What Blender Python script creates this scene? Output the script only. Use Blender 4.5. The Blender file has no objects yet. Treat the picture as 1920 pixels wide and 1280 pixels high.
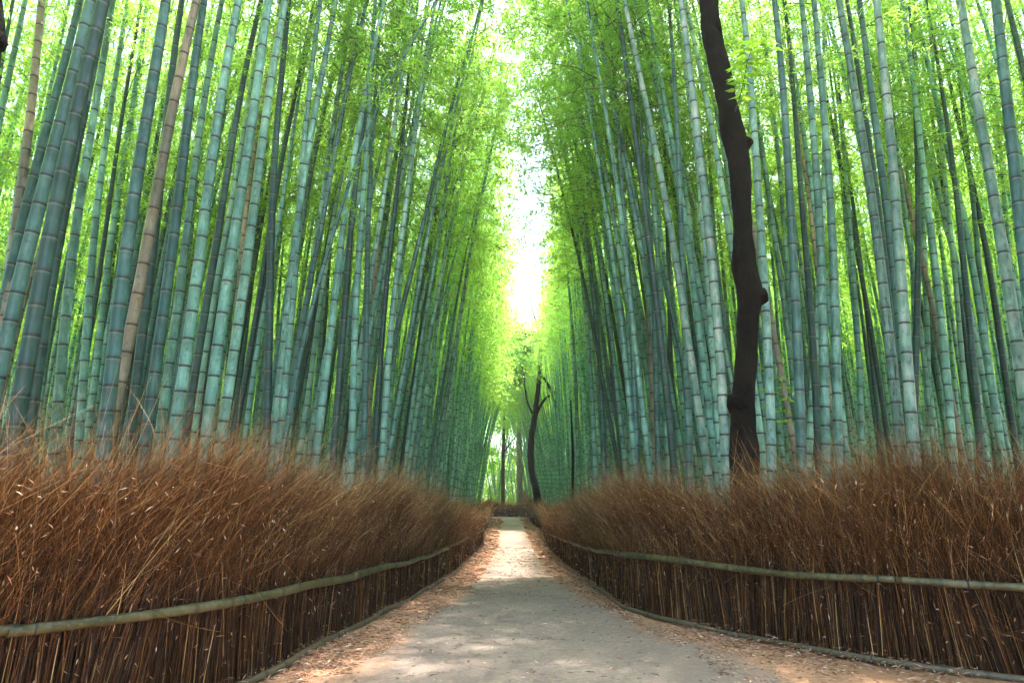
import bpy, math, random
import numpy as np
from mathutils import Vector, Matrix, noise

rng = np.random.default_rng(7)
random.seed(7)
C = bpy.context.scene.collection
PI = math.pi

# ---------------------------------------------------------------- survey of the place
F = 1120.0
TH = math.atan((935 - 640) / F)
CAM_Z = 1.32
_prof = np.array([(-60, 0), (5, 0), (8, -.04), (11, -.2), (16, -.46), (23, -.68), (29, -.67), (37, -.6), (42, -.46),
                  (47, -.24), (51, -.12), (54, -.2), (60, -.25), (80, -.1), (110, .2), (400, 1)], float)
def gz(y):
    return np.interp(y, _prof[:, 0], _prof[:, 1])
def ray(x, y):
    u = (x - 960) / F; v = (640 - y) / F
    Y = math.cos(TH) - v * math.sin(TH); U = math.sin(TH) + v * math.cos(TH)
    return u / Y, U / Y
def at(x, y, Y):                       # survey angle + distance -> point
    a, s = ray(x, y)
    return np.array([a * Y, Y, s * Y + CAM_Z])
def on_ground(x, y):
    a, s = ray(x, y)
    Y = 1.0
    while Y < 70 and s * Y + CAM_Z > gz(Y): Y += .02
    return np.array([a * Y, Y, gz(Y)])

# ---------------------------------------------------------------- tagging
def tag(o, label=None, cat=None, group=None, kind=None):
    if label: o['label'] = label
    if cat: o['category'] = cat
    if group: o['group'] = group
    if kind: o['kind'] = kind
    return o
def empty(name, loc=(0, 0, 0)):
    o = bpy.data.objects.new(name, None); o.empty_display_size = .1
    o.location = loc; C.objects.link(o); return o
def mesh_obj(name, verts, faces, mat, parent=None, attrs=None, smooth=True, link=True):
    """verts Nx3 array, faces Mx4 int array (quads)"""
    me = bpy.data.meshes.new(name)
    verts = np.ascontiguousarray(verts, np.float32); faces = np.ascontiguousarray(faces, np.int32)
    n, m, k = len(verts), len(faces), faces.shape[1]
    me.vertices.add(n); me.vertices.foreach_set('co', verts.ravel())
    me.loops.add(m * k); me.loops.foreach_set('vertex_index', faces.ravel())
    me.polygons.add(m); me.polygons.foreach_set('loop_start', np.arange(0, m * k, k, dtype=np.int32))
    me.polygons.foreach_set('loop_total', np.full(m, k, np.int32))
    if smooth: me.polygons.foreach_set('use_smooth', np.ones(m, bool))
    for an, av in (attrs or {}).items():
        a = me.attributes.new(an, 'FLOAT', 'POINT'); a.data.foreach_set('value', np.ascontiguousarray(av, np.float32))
    me.update(calc_edges=True)
    if mat: me.materials.append(mat)
    if not link: return me
    return inst(name, me, parent)
def inst(name, me, parent=None):
    o = bpy.data.objects.new(name, me); C.objects.link(o)
    if parent is not None: o.parent = parent
    return o
def join(parts):
    """list of (verts, faces, attrdict) -> one"""
    V, Fc, A, off = [], [], {}, 0
    for v, f, a in parts:
        V.append(v); Fc.append(np.asarray(f) + off); off += len(v)
        for k, x in a.items(): A.setdefault(k, []).append(x)
    return np.concatenate(V), np.concatenate(Fc), {k: np.concatenate(x) for k, x in A.items()}

# ---------------------------------------------------------------- materials
def mat(name):
    m = bpy.data.materials.new(name); m.use_nodes = True
    nt = m.node_tree; nt.nodes.clear()
    return m, nt, lambda t, **k: _node(nt, t, k)
def _node(nt, t, k):
    n = nt.nodes.new(t)
    for a, v in k.items(): setattr(n, a, v)
    return n
def ramp(nt, fac, stops):
    r = nt.nodes.new('ShaderNodeValToRGB'); e = r.color_ramp.elements
    while len(e) < len(stops): e.new(.5)
    for i, (p, c) in enumerate(stops): e[i].position = p; e[i].color = (*c, 1)
    nt.links.new(fac, r.inputs[0]); return r.outputs[0]
def mixc(nt, f, a, b, mode='MIX'):
    n = nt.nodes.new('ShaderNodeMix'); n.data_type = 'RGBA'; n.blend_type = mode
    for s, v in ((n.inputs[0], f), (n.inputs[6], a), (n.inputs[7], b)):
        if hasattr(v, 'links'): nt.links.new(v, s)
        elif isinstance(v, (int, float)): s.default_value = v
        else: s.default_value = (*v, 1)
    return n.outputs[2]
def math_(nt, op, a, b=None):
    n = nt.nodes.new('ShaderNodeMath'); n.operation = op
    for i, v in enumerate((a, b)):
        if v is None: continue
        if hasattr(v, 'links'): nt.links.new(v, n.inputs[i])
        else: n.inputs[i].default_value = v
    return n.outputs[0]
def noise_(nt, scale, detail=4, coord=None, rough=.6, stretch=None):
    tc = nt.nodes.new('ShaderNodeTexCoord'); src = coord or tc.outputs['Object']
    if stretch:
        mp = nt.nodes.new('ShaderNodeMapping'); mp.inputs['Scale'].default_value = stretch
        nt.links.new(src, mp.inputs[0]); src = mp.outputs[0]
    n = nt.nodes.new('ShaderNodeTexNoise'); n.inputs['Scale'].default_value = scale
    n.inputs['Detail'].default_value = detail; n.inputs['Roughness'].default_value = rough
    nt.links.new(src, n.inputs[0]); return n.outputs['Fac']
def attr(nt, name):
    n = nt.nodes.new('ShaderNodeAttribute'); n.attribute_name = name; return n.outputs['Fac']
def principled(nt, col, rough=.6, spec=.3, bump=None, bstr=.3, bdist=.01):
    p = nt.nodes.new('ShaderNodeBsdfPrincipled'); o = nt.nodes.new('ShaderNodeOutputMaterial')
    if hasattr(col, 'links'): nt.links.new(col, p.inputs['Base Color'])
    else: p.inputs['Base Color'].default_value = (*col, 1)
    if hasattr(rough, 'links'): nt.links.new(rough, p.inputs['Roughness'])
    else: p.inputs['Roughness'].default_value = rough
    p.inputs['Specular IOR Level'].default_value = spec
    if bump is not None:
        b = nt.nodes.new('ShaderNodeBump'); b.inputs['Strength'].default_value = bstr; b.inputs['Distance'].default_value = bdist
        nt.links.new(bump, b.inputs['Height']); nt.links.new(b.outputs[0], p.inputs['Normal'])
    nt.links.new(p.outputs[0], o.inputs[0]); return p

def culm_mat(name, c0, c1, c2, band=(.36, .43, .37), line=(.025, .03, .022), mott=.45, per_mesh=False, mott_c=None, scratch=False):
    m, nt, N = mat(name)
    if per_mesh: rnd = attr(nt, 'tint')
    else: rnd = N('ShaderNodeObjectInfo').outputs['Random']
    base = ramp(nt, rnd, [(0, c0), (.5, c1), (1, c2)])
    # mottled bloom and lichen
    n1 = noise_(nt, 9, 5, stretch=(1, 1, .35)); f1 = ramp(nt, n1, [(.46, (0, 0, 0)), (.62, (1, 1, 1))])
    base = mixc(nt, math_(nt, 'MULTIPLY', f1, mott), base, mott_c or tuple(min(1, x * 1.7 + .05) for x in c2))
    n2 = noise_(nt, 26, 4, stretch=(1, 1, .5)); f2 = ramp(nt, n2, [(.56, (0, 0, 0)), (.66, (1, 1, 1))])
    base = mixc(nt, math_(nt, 'MULTIPLY', f2, .55), base, (.05, .085, .065))
    n4 = noise_(nt, 2.2, 3, stretch=(1, 1, .6)); f4 = ramp(nt, n4, [(.35, (.5, .56, .56)), (.65, (1.28, 1.2, 1.15))])
    base = mixc(nt, 1.0, base, f4, 'MULTIPLY')
    n3 = noise_(nt, 60, 2, stretch=(1, 1, .04)); f3 = ramp(nt, n3, [(.35, (.88, .88, .88)), (.65, (1.08, 1.08, 1.08))])
    base = mixc(nt, 1.0, base, f3, 'MULTIPLY')
    if scratch:
        n5 = noise_(nt, 30, 6, stretch=(1, 1, .16), rough=.75); f5 = ramp(nt, n5, [(.55, (0, 0, 0)), (.6, (1, 1, 1))])
        base = mixc(nt, math_(nt, 'MULTIPLY', f5, .85), base, (.02, .025, .02))
    fr = math_(nt, 'FRACT', attr(nt, 'node'))
    bnd = ramp(nt, fr, [(0, (0, 0, 0)), (.86, (0, 0, 0)), (.93, (.25, .25, .25)), (.945, (0, 0, 0))])
    base = mixc(nt, bnd, base, band)
    ln = ramp(nt, fr, [(0, (1, 1, 1)), (.03, (1, 1, 1)), (.045, (.3, .3, .3)), (.25, (0, 0, 0)), (.94, (0, 0, 0)), (.955, (1, 1, 1))])
    base = mixc(nt, math_(nt, 'MULTIPLY', ln, .93), base, line)
    principled(nt, base, .42, .45, bump=n2, bstr=.12, bdist=.004)
    return m
TEAL = ((.095, .215, .145), (.12, .30, .235), (.17, .37, .31))
PALE_TEAL = ((.12, .31, .25), (.17, .39, .32), (.23, .47, .40))
M = {}
M['green'] = culm_mat('culm_green', *TEAL)
M['dark'] = culm_mat('culm_dark', (.013, .045, .036), (.02, .062, .05), (.034, .085, .068), mott=.25)
M['pale'] = culm_mat('culm_pale', (.15, .34, .27), (.19, .39, .31), (.24, .44, .36), mott=.4)
M['mottled'] = culm_mat('culm_mottled', (.13, .27, .21), (.16, .30, .235), (.19, .33, .265), mott=.8, mott_c=(.36, .44, .38))
M['tan'] = culm_mat('culm_tan', (.24, .20, .135), (.28, .23, .16), (.33, .28, .2), mott=.5, mott_c=(.36, .32, .25), band=(.3, .25, .18), line=(.06, .035, .02))
M['blue'] = culm_mat('culm_blue', (.034, .11, .096), (.052, .14, .12), (.075, .175, .15), mott=.35)
M['scratched'] = culm_mat('culm_scratched', (.08, .18, .13), (.1, .2, .15), (.12, .22, .17), scratch=True)
M['grove'] = culm_mat('culm_grove', *PALE_TEAL, per_mesh=True)

def leaf_mat(name, d0, d1, t0, t1, mix=.6):
    m, nt, N = mat(name)
    t = attr(nt, 'tint')
    dc = ramp(nt, t, [(0, d0), (1, d1)]); tc = ramp(nt, t, [(0, t0), (.9, t1), (1, (.55, .5, .06))])
    d = N('ShaderNodeBsdfDiffuse'); tr = N('ShaderNodeBsdfTranslucent'); g = N('ShaderNodeBsdfGlossy'); g.inputs['Roughness'].default_value = .35
    nt.links.new(dc, d.inputs[0]); nt.links.new(tc, tr.inputs[0])
    x = N('ShaderNodeMixShader'); x.inputs[0].default_value = mix
    nt.links.new(d.outputs[0], x.inputs[1]); nt.links.new(tr.outputs[0], x.inputs[2])
    y = N('ShaderNodeMixShader'); y.inputs[0].default_value = .04
    nt.links.new(x.outputs[0], y.inputs[1]); nt.links.new(g.outputs[0], y.inputs[2])
    o = N('ShaderNodeOutputMaterial'); nt.links.new(y.outputs[0], o.inputs[0])
    return m
M['leaf'] = leaf_mat('bamboo_leaf', (.07, .16, .015), (.13, .24, .025), (.33, .64, .06), (.58, .88, .15), .7)
M['leaf_dark'] = leaf_mat('broad_leaf', (.03, .09, .015), (.06, .15, .02), (.07, .25, .02), (.18, .42, .03), .5)
M['leaf_young'] = leaf_mat('young_leaf', (.09, .22, .02), (.14, .30, .02), (.35, .7, .04), (.55, .85, .06), .6)

def twig_mat():
    m, nt, N = mat('brushwood_twig')
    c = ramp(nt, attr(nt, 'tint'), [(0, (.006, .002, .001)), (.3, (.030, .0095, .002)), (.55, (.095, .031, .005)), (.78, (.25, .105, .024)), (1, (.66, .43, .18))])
    principled(nt, c, .55, .3); return m
M['twig'] = twig_mat()
m_, nt_, N_ = mat('branch_wood'); principled(nt_, (.05, .065, .03), .7); M['branch'] = m_
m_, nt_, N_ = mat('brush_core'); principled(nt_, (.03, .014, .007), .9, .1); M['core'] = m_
m_, nt_, N_ = mat('wire_tie'); principled(nt_, (.03, .035, .04), .5); M['wire'] = m_
def rail_mat(g=1., nm='bamboo_pole'):
    m, nt, N = mat(nm)
    n = noise_(nt, 3, 4); n2 = noise_(nt, 30, 5)
    c = ramp(nt, n, [(.3, (.032, .034, .010)), (.5, (.085, .076, .026)), (.72, (.155, .13, .062))])
    c = mixc(nt, ramp(nt, n2, [(.5, (0, 0, 0)), (.7, (.5, .5, .5))]), c, (.2, .19, .14))
    if g < 1: c = mixc(nt, .7, c, (.11, .075, .048))
    fr = math_(nt, 'FRACT', attr(nt, 'node'))
    ln = ramp(nt, fr, [(0, (1, 1, 1)), (.04, (1, 1, 1)), (.09, (0, 0, 0)), (.93, (0, 0, 0)), (.96, (1, 1, 1))])
    c = mixc(nt, math_(nt, 'MULTIPLY', ln, .8), c, (.05, .045, .02))
    principled(nt, c, .45, .4, bump=n2, bstr=.2); return m
M['rail'] = rail_mat(); M['rail_old'] = rail_mat(.6, 'weathered_pole')
def bark_mat(name, a, b, sc=14):
    m, nt, N = mat(name)
    n = noise_(nt, sc, 8, stretch=(1, 1, .3), rough=.7); n2 = noise_(nt, 3, 3)
    c = ramp(nt, n, [(.3, a), (.7, b)])
    c = mixc(nt, ramp(nt, n2, [(.45, (0, 0, 0)), (.7, (.6, .6, .6))]), c, tuple(x * 1.5 for x in b))
    principled(nt, c, .85, .15, bump=n, bstr=1., bdist=.06); return m
M['bark'] = bark_mat('dark_bark', (.002, .0016, .0012), (.015, .010, .0065), 22)
M['bark_far'] = bark_mat('brown_bark', (.03, .028, .02), (.07, .055, .035))
M['bark_pale'] = bark_mat('pale_bark', (.13, .13, .10), (.25, .23, .18))

def ground_mat():
    m, nt, N = mat('forest_floor')
    n = noise_(nt, 5, 8, rough=.7); n2 = noise_(nt, 60, 6, rough=.8); n3 = noise_(nt, .6, 3)
    c = ramp(nt, n2, [(.25, (.17, .075, .035)), (.5, (.42, .22, .12)), (.75, (.62, .40, .26))])
    c = mixc(nt, ramp(nt, n, [(.35, (0, 0, 0)), (.65, (.5, .5, .5))]), c, (.50, .26, .14))
    principled(nt, c, .9, .1, bump=n2, bstr=.8, bdist=.02); return m
M['ground'] = ground_mat()
def path_mat():
    m, nt, N = mat('worn_asphalt')
    g = noise_(nt, 20, 9, rough=.9); p = noise_(nt, 1.3, 6, rough=.65, stretch=(1, .45, 1)); s = noise_(nt, 22, 6, rough=.8)
    c = ramp(nt, g, [(.25, (.13, .098, .078)), (.5, (.255, .196, .160)), (.75, (.46, .355, .295))])
    pa = noise_(nt, .55, 4, rough=.6)
    c = mixc(nt, 1.0, c, ramp(nt, pa, [(.35, (.74, .74, .76)), (.65, (1.12, 1.1, 1.08))]), 'MULTIPLY')
    # dark damp leaf-rot stains
    st = noise_(nt, 2.1, 7, rough=.75, stretch=(.6, 1.6, 1))
    c = mixc(nt, ramp(nt, st, [(.57, (0, 0, 0)), (.66, (.7, .7, .7))]), c, (.13, .085, .055))
    vr = N('ShaderNodeTexVoronoi'); vr.feature = 'DISTANCE_TO_EDGE'; vr.inputs['Scale'].default_value = .3
    tc = N('ShaderNodeTexCoord'); ad = N('ShaderNodeVectorMath'); ad.operation = 'ADD'
    nn = N('ShaderNodeTexNoise'); nn.inputs['Scale'].default_value = 2.2; nn.inputs['Detail'].default_value = 6
    nt.links.new(tc.outputs['Object'], nn.inputs[0]); nt.links.new(tc.outputs['Object'], ad.inputs[0]); nt.links.new(nn.outputs['Color'], ad.inputs[1])
    nt.links.new(ad.outputs[0], vr.inputs['Vector'])
    c = mixc(nt, ramp(nt, vr.outputs['Distance'], [(0, (.45, .45, .45)), (.003, (.25, .25, .25)), (.007, (0, 0, 0))]), c, (.06, .045, .035))
    # orange dust of crushed leaves, thick at the edges and in bands across
    e = attr(nt, 'edge')
    f = math_(nt, 'ADD', e, math_(nt, 'MULTIPLY', math_(nt, 'SUBTRACT', p, .5), 1.5))
    f = math_(nt, 'ADD', f, math_(nt, 'MULTIPLY', math_(nt, 'SUBTRACT', s, .5), 1.1))
    fac = ramp(nt, f, [(.52, (0, 0, 0)), (1.0, (1, 1, 1))])
    dust = ramp(nt, g, [(.33, (.13, .055, .028)), (.5, (.36, .19, .105)), (.66, (.64, .42, .28))])
    c = mixc(nt, fac, c, dust)
    principled(nt, c, .85, .2, bump=g, bstr=.5, bdist=.006); return m
M['path'] = path_mat()
def litter_mat():
    m, nt, N = mat('fallen_leaf')
    c = ramp(nt, attr(nt, 'tint'), [(0, (.10, .04, .02)), (.3, (.32, .15, .08)), (.65, (.55, .31, .18)), (.93, (.72, .52, .36)), (1, (.85, .72, .55))])
    principled(nt, c, .6, .25); return m
M['litter'] = litter_mat()

# ---------------------------------------------------------------- shape builders
def tube(pts, rad, sides=8, node=None, tint=None, ang0=0., bump=0., seed=0, caps=True):
    """pts Nx3, rad N -> quads; attr node per ring"""
    pts = np.asarray(pts, float); rad = np.asarray(rad, float); n = len(pts)
    T = np.gradient(pts, axis=0); T /= np.linalg.norm(T, axis=1)[:, None] + 1e-9
    ref = np.array([1., 0, 0]) if abs(T[:, 0]).mean() < .7 else np.array([0, 0, 1.])
    A = ref - (T @ ref)[:, None] * T; A /= np.linalg.norm(A, axis=1)[:, None] + 1e-9
    B = np.cross(T, A)
    th = np.linspace(0, 2 * PI, sides, endpoint=False) + ang0
    R = rad[:, None] * np.ones(sides)
    if bump:
        for i in range(n):
            for j in range(sides):
                q = pts[i] + A[i] * math.cos(th[j]) * rad[i] + B[i] * math.sin(th[j]) * rad[i]
                R[i, j] *= 1 + bump * noise.fractal(Vector(q * 2.6 * np.array([1, 1, .5]) + seed), .8, 2.0, 3)
    V = pts[:, None, :] + R[..., None] * (A[:, None, :] * np.cos(th)[None, :, None] + B[:, None, :] * np.sin(th)[None, :, None])
    V = V.reshape(-1, 3)
    i = np.arange(n - 1)[:, None] * sides; j = np.arange(sides)[None, :]; jn = (j + 1) % sides
    Fq = np.stack([i + j, i + jn, i + sides + jn, i + sides + j], -1).reshape(-1, 4)
    nodev = np.repeat(node if node is not None else np.zeros(n), sides)
    if caps:
        for base, P, nv in ((0, pts[0], nodev[0]), ((n - 1) * sides, pts[-1], nodev[-1])):
            c = len(V); V = np.vstack([V, P]); nodev = np.append(nodev, nv)
            js = np.arange(0, sides, 2)
            cap = np.stack([np.full(len(js), c), base + js, base + (js + 1) % sides, base + (js + 2) % sides], -1)
            if base == 0: cap = cap[:, ::-1]
            Fq = np.vstack([Fq, cap])
    a = {'node': nodev}
    if tint is not None: a['tint'] = np.full(len(V), tint)
    return V, Fq, a

def ribbons(P, D, L, W, bend, nseg, tint, tip=.25, tipt=0.):
    """many tapering strips. P,D,bend: Nx3; L,W,tint: N"""
    N = len(P); t = np.linspace(0, 1, nseg + 1)
    D = D / np.linalg.norm(D, axis=1)[:, None]
    S = np.cross(D, rng.normal(size=(N, 3))); S /= np.linalg.norm(S, axis=1)[:, None]
    c = P[:, None] + (L[:, None] * t)[..., None] * D[:, None] + (L[:, None] * t ** 2)[..., None] * bend[:, None]
    w = W[:, None] * (1 - (1 - tip) * t)[None] * .5
    V = np.stack([c - S[:, None] * w[..., None], c + S[:, None] * w[..., None]], 2).reshape(-1, 3)
    b = (np.arange(N) * (nseg + 1) * 2)[:, None] + (np.arange(nseg) * 2)[None]
    Fq = np.stack([b, b + 1, b + 3, b + 2], -1).reshape(-1, 4)
    tt = np.clip(tint[:, None] + tipt * t[None], 0, 1)
    return V, Fq, {'tint': np.repeat(tt.ravel(), 2)}

def leaves(P, D, L, W, tint, fold=True):
    """kite shaped blades, base P, direction D"""
    N = len(P); D = D / (np.linalg.norm(D, axis=1)[:, None] + 1e-9)
    S = np.cross(D, rng.normal(size=(N, 3)) * .7 + np.array([0, 0, 1.])); S /= np.linalg.norm(S, axis=1)[:, None] + 1e-9
    U = np.cross(S, D)
    mid = P + D * (L * .4)[:, None]
    V = np.stack([P, mid + S * (W / 2)[:, None] + U * (W * .2)[:, None], P + D * L[:, None] - U * (L * .08)[:, None], mid - S * (W / 2)[:, None] + U * (W * .2)[:, None]], 1).reshape(-1, 3)
    Fq = np.arange(N * 4).reshape(-1, 4)
    return V, Fq, {'tint': np.repeat(tint, 4)}

def unit(n, zb=0.):
    v = rng.normal(size=(n, 3)); v[:, 2] += zb
    return v / np.linalg.norm(v, axis=1)[:, None]

# ---------------------------------------------------------------- bamboo
H0 = 13.5
BENDS = (.0025, .0055, .0095)
def axis(z, b, H=H0):
    """local centre line: leans progressively, top arches over"""
    z = np.asarray(z, float); u = z / H
    s = H / H0
    x = b * z ** 2 / s + s * b * 95 * np.clip(u - .68, 0, None) ** 2
    zz = z - s * b * 34 * np.clip(u - .68, 0, None) ** 2
    return np.stack([x, 0 * z, zz], -1)

def culm_radius(u, r0): return r0 * (1 - .12 * u - .78 * u ** 2.2) + .004

def culm_mesh(r0, H, b, sides=12, fine=True, seed=0):
    s = H / H0
    zs = [0.]; d = .15
    r = random.Random(seed); k = .85 + .4 * r.random()
    while zs[-1] < H - .3:
        u = zs[-1] / H
        zs.append(zs[-1] + (.17 + .16 * min(1, u / .25) - .12 * max(0, u - .6)) * k * (1 + .12 * (r.random() - .5)))
    zs = np.array(zs); Z, Nn, Rr = [], [], []
    for i, z in enumerate(zs[:-1]):
        g = zs[i + 1] - z; rr = culm_radius(z / H, r0)
        if fine:
            for dz, m, nn in ((-.014, 1.0, -.05), (-.006, 1.045, -.03), (0, .985, 0), (.006, 1.05, .02), (.016, 1.0, .06), (g * .5, .995, .5)):
                if i == 0 and dz < 0: continue
                Z.append(z + dz); Rr.append(rr * m); Nn.append(i + nn)
        else:
            Z += [z, z + .5 * g]; Rr += [rr * 1.03, rr]; Nn += [i, i + .5]
    Z = np.array(Z); P = axis(Z, b, H)
    wob = r.random() * 20
    P[:, 0] += .012 * np.sin(Z * 1.1 + wob); P[:, 1] += .012 * np.cos(Z * .9 + wob)
    return tube(P, Rr, sides, node=np.array(Nn))

def crown_data(b, zlo, nb, per, leafL, seed_tint=0., bare=5, reach=1.):
    """branches + leaves of one crown on the standard culm axis"""
    n = nb
    z = zlo + (H0 * .985 - zlo) * rng.random(n) ** .9
    u = (z - zlo) / (H0 - zlo)
    az = rng.random(n) * 2 * PI
    L = (1.0 + .8 * rng.random(n)) * (1 - .62 * u) * np.where(u < .12, .75, 1) * reach
    el = .55 + .35 * rng.random(n)
    D = np.stack([np.cos(az) * np.cos(el), np.sin(az) * np.cos(el), np.sin(el)], -1)
    P = axis(z, b)
    bend = np.stack([np.cos(az) * .25, np.sin(az) * .25, -.55 - .3 * rng.random(n)], -1)
    br = ribbons(P, D, L, np.full(n, .014), bend, 4, np.full(n, .2))
    # bare low twigs
    zb = zlo - 2.2 * rng.random(bare); azb = rng.random(bare) * 2 * PI
    Pb = axis(zb, b); Db = np.stack([np.cos(azb), np.sin(azb), np.full(bare, .9)], -1)
    bb = ribbons(Pb, Db, .5 + .6 * rng.random(bare), np.full(bare, .010), np.tile([0, 0, -.2], (bare, 1)) * 1., 3, np.full(bare, .2))
    # side twigs
    m = 6
    t = .3 + .7 * rng.random((n, m)); bi = np.repeat(np.arange(n), m); tf = t.ravel()
    Pt = P[bi] + D[bi] * (L[bi] * tf)[:, None] + bend[bi] * (L[bi] * tf ** 2)[:, None]
    Dt = unit(n * m) * .9 + D[bi] + np.array([0, 0, -.15])
    Lt = (.22 + .32 * rng.random(n * m))
    bt = np.tile([0, 0, -.4], (n * m, 1)) * 1.
    tw = ribbons(Pt, Dt, Lt, np.full(n * m, .005), bt, 2, np.full(n * m, .2))
    Dt = Dt / np.linalg.norm(Dt, axis=1)[:, None]
    # leaves on the side twigs, in little fans
    k = per
    ti = np.repeat(np.arange(n * m), k); s = .15 + .85 * rng.random(len(ti))
    Pl = Pt[ti] + Dt[ti] * (Lt[ti] * s)[:, None] + bt[ti] * (Lt[ti] * s ** 2)[:, None] + rng.normal(size=(len(ti), 3)) * .03
    Dl = Dt[ti] * .7 + rng.normal(size=(len(ti), 3)) * .65 + np.array([0, 0, -.45])
    tt = np.repeat(rng.random(n) * .7, m)[ti] + .3 * rng.random(len(ti))
    tt = np.where(rng.random(len(ti)) < .015, 1., tt * .9)
    lv = leaves(Pl, Dl, leafL * (.7 + .6 * rng.random(len(ti))), leafL * (.15 + .07 * rng.random(len(ti))), tt)
    return lv, join([br, bb, tw])

crown_meshes = {}
for bi_, b_ in enumerate(BENDS):
    for v_ in range(5):
        lv, br = crown_data(b_, (6.4, 7.0, 7.6, 8.6, 6.9)[v_], (38, 38, 38, 30, 46)[v_], 11, .115, reach=1.45 if v_ == 4 else 1)
        V, Fc, A = join([lv, br])
        me = mesh_obj('leafy_crown', V, Fc, M['leaf'], attrs=A, smooth=False, link=False)
        me.materials.append(M['branch'])
        mi = np.zeros(len(Fc), np.int32); mi[len(lv[1]):] = 1
        me.polygons.foreach_set('material_index', mi)
        crown_meshes[bi_, v_] = me

def lean_matrix(tx, ty, phi):
    return Matrix.Rotation(tx, 4, 'Y') @ Matrix.Rotation(ty, 4, 'X') @ Matrix.Rotation(phi, 4, 'Z')

def add_bamboo(x, y, tx, ty, phi, r0, H, bi, kind, label, group, fine=True, crown=True, seed=0, cv=None):
    root = empty('bamboo', (x, y, float(gz(y)) - .05))
    root.rotation_euler = lean_matrix(tx, ty, phi).to_euler()
    tag(root, label, 'bamboo', group)
    V, Fq, a = culm_mesh(r0, H, BENDS[bi], 12 if fine else 8, fine, seed)
    mesh_obj('culm', V, Fq, M[kind], root, a)
    if crown:
        c = inst('crown', crown_meshes[bi, seed % 4 if cv is None else cv], root); s = H / H0; c.scale = (s, s, s)
        if bi == 0 or True: c.rotation_euler = (0, 0, 0)
    return root

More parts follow.
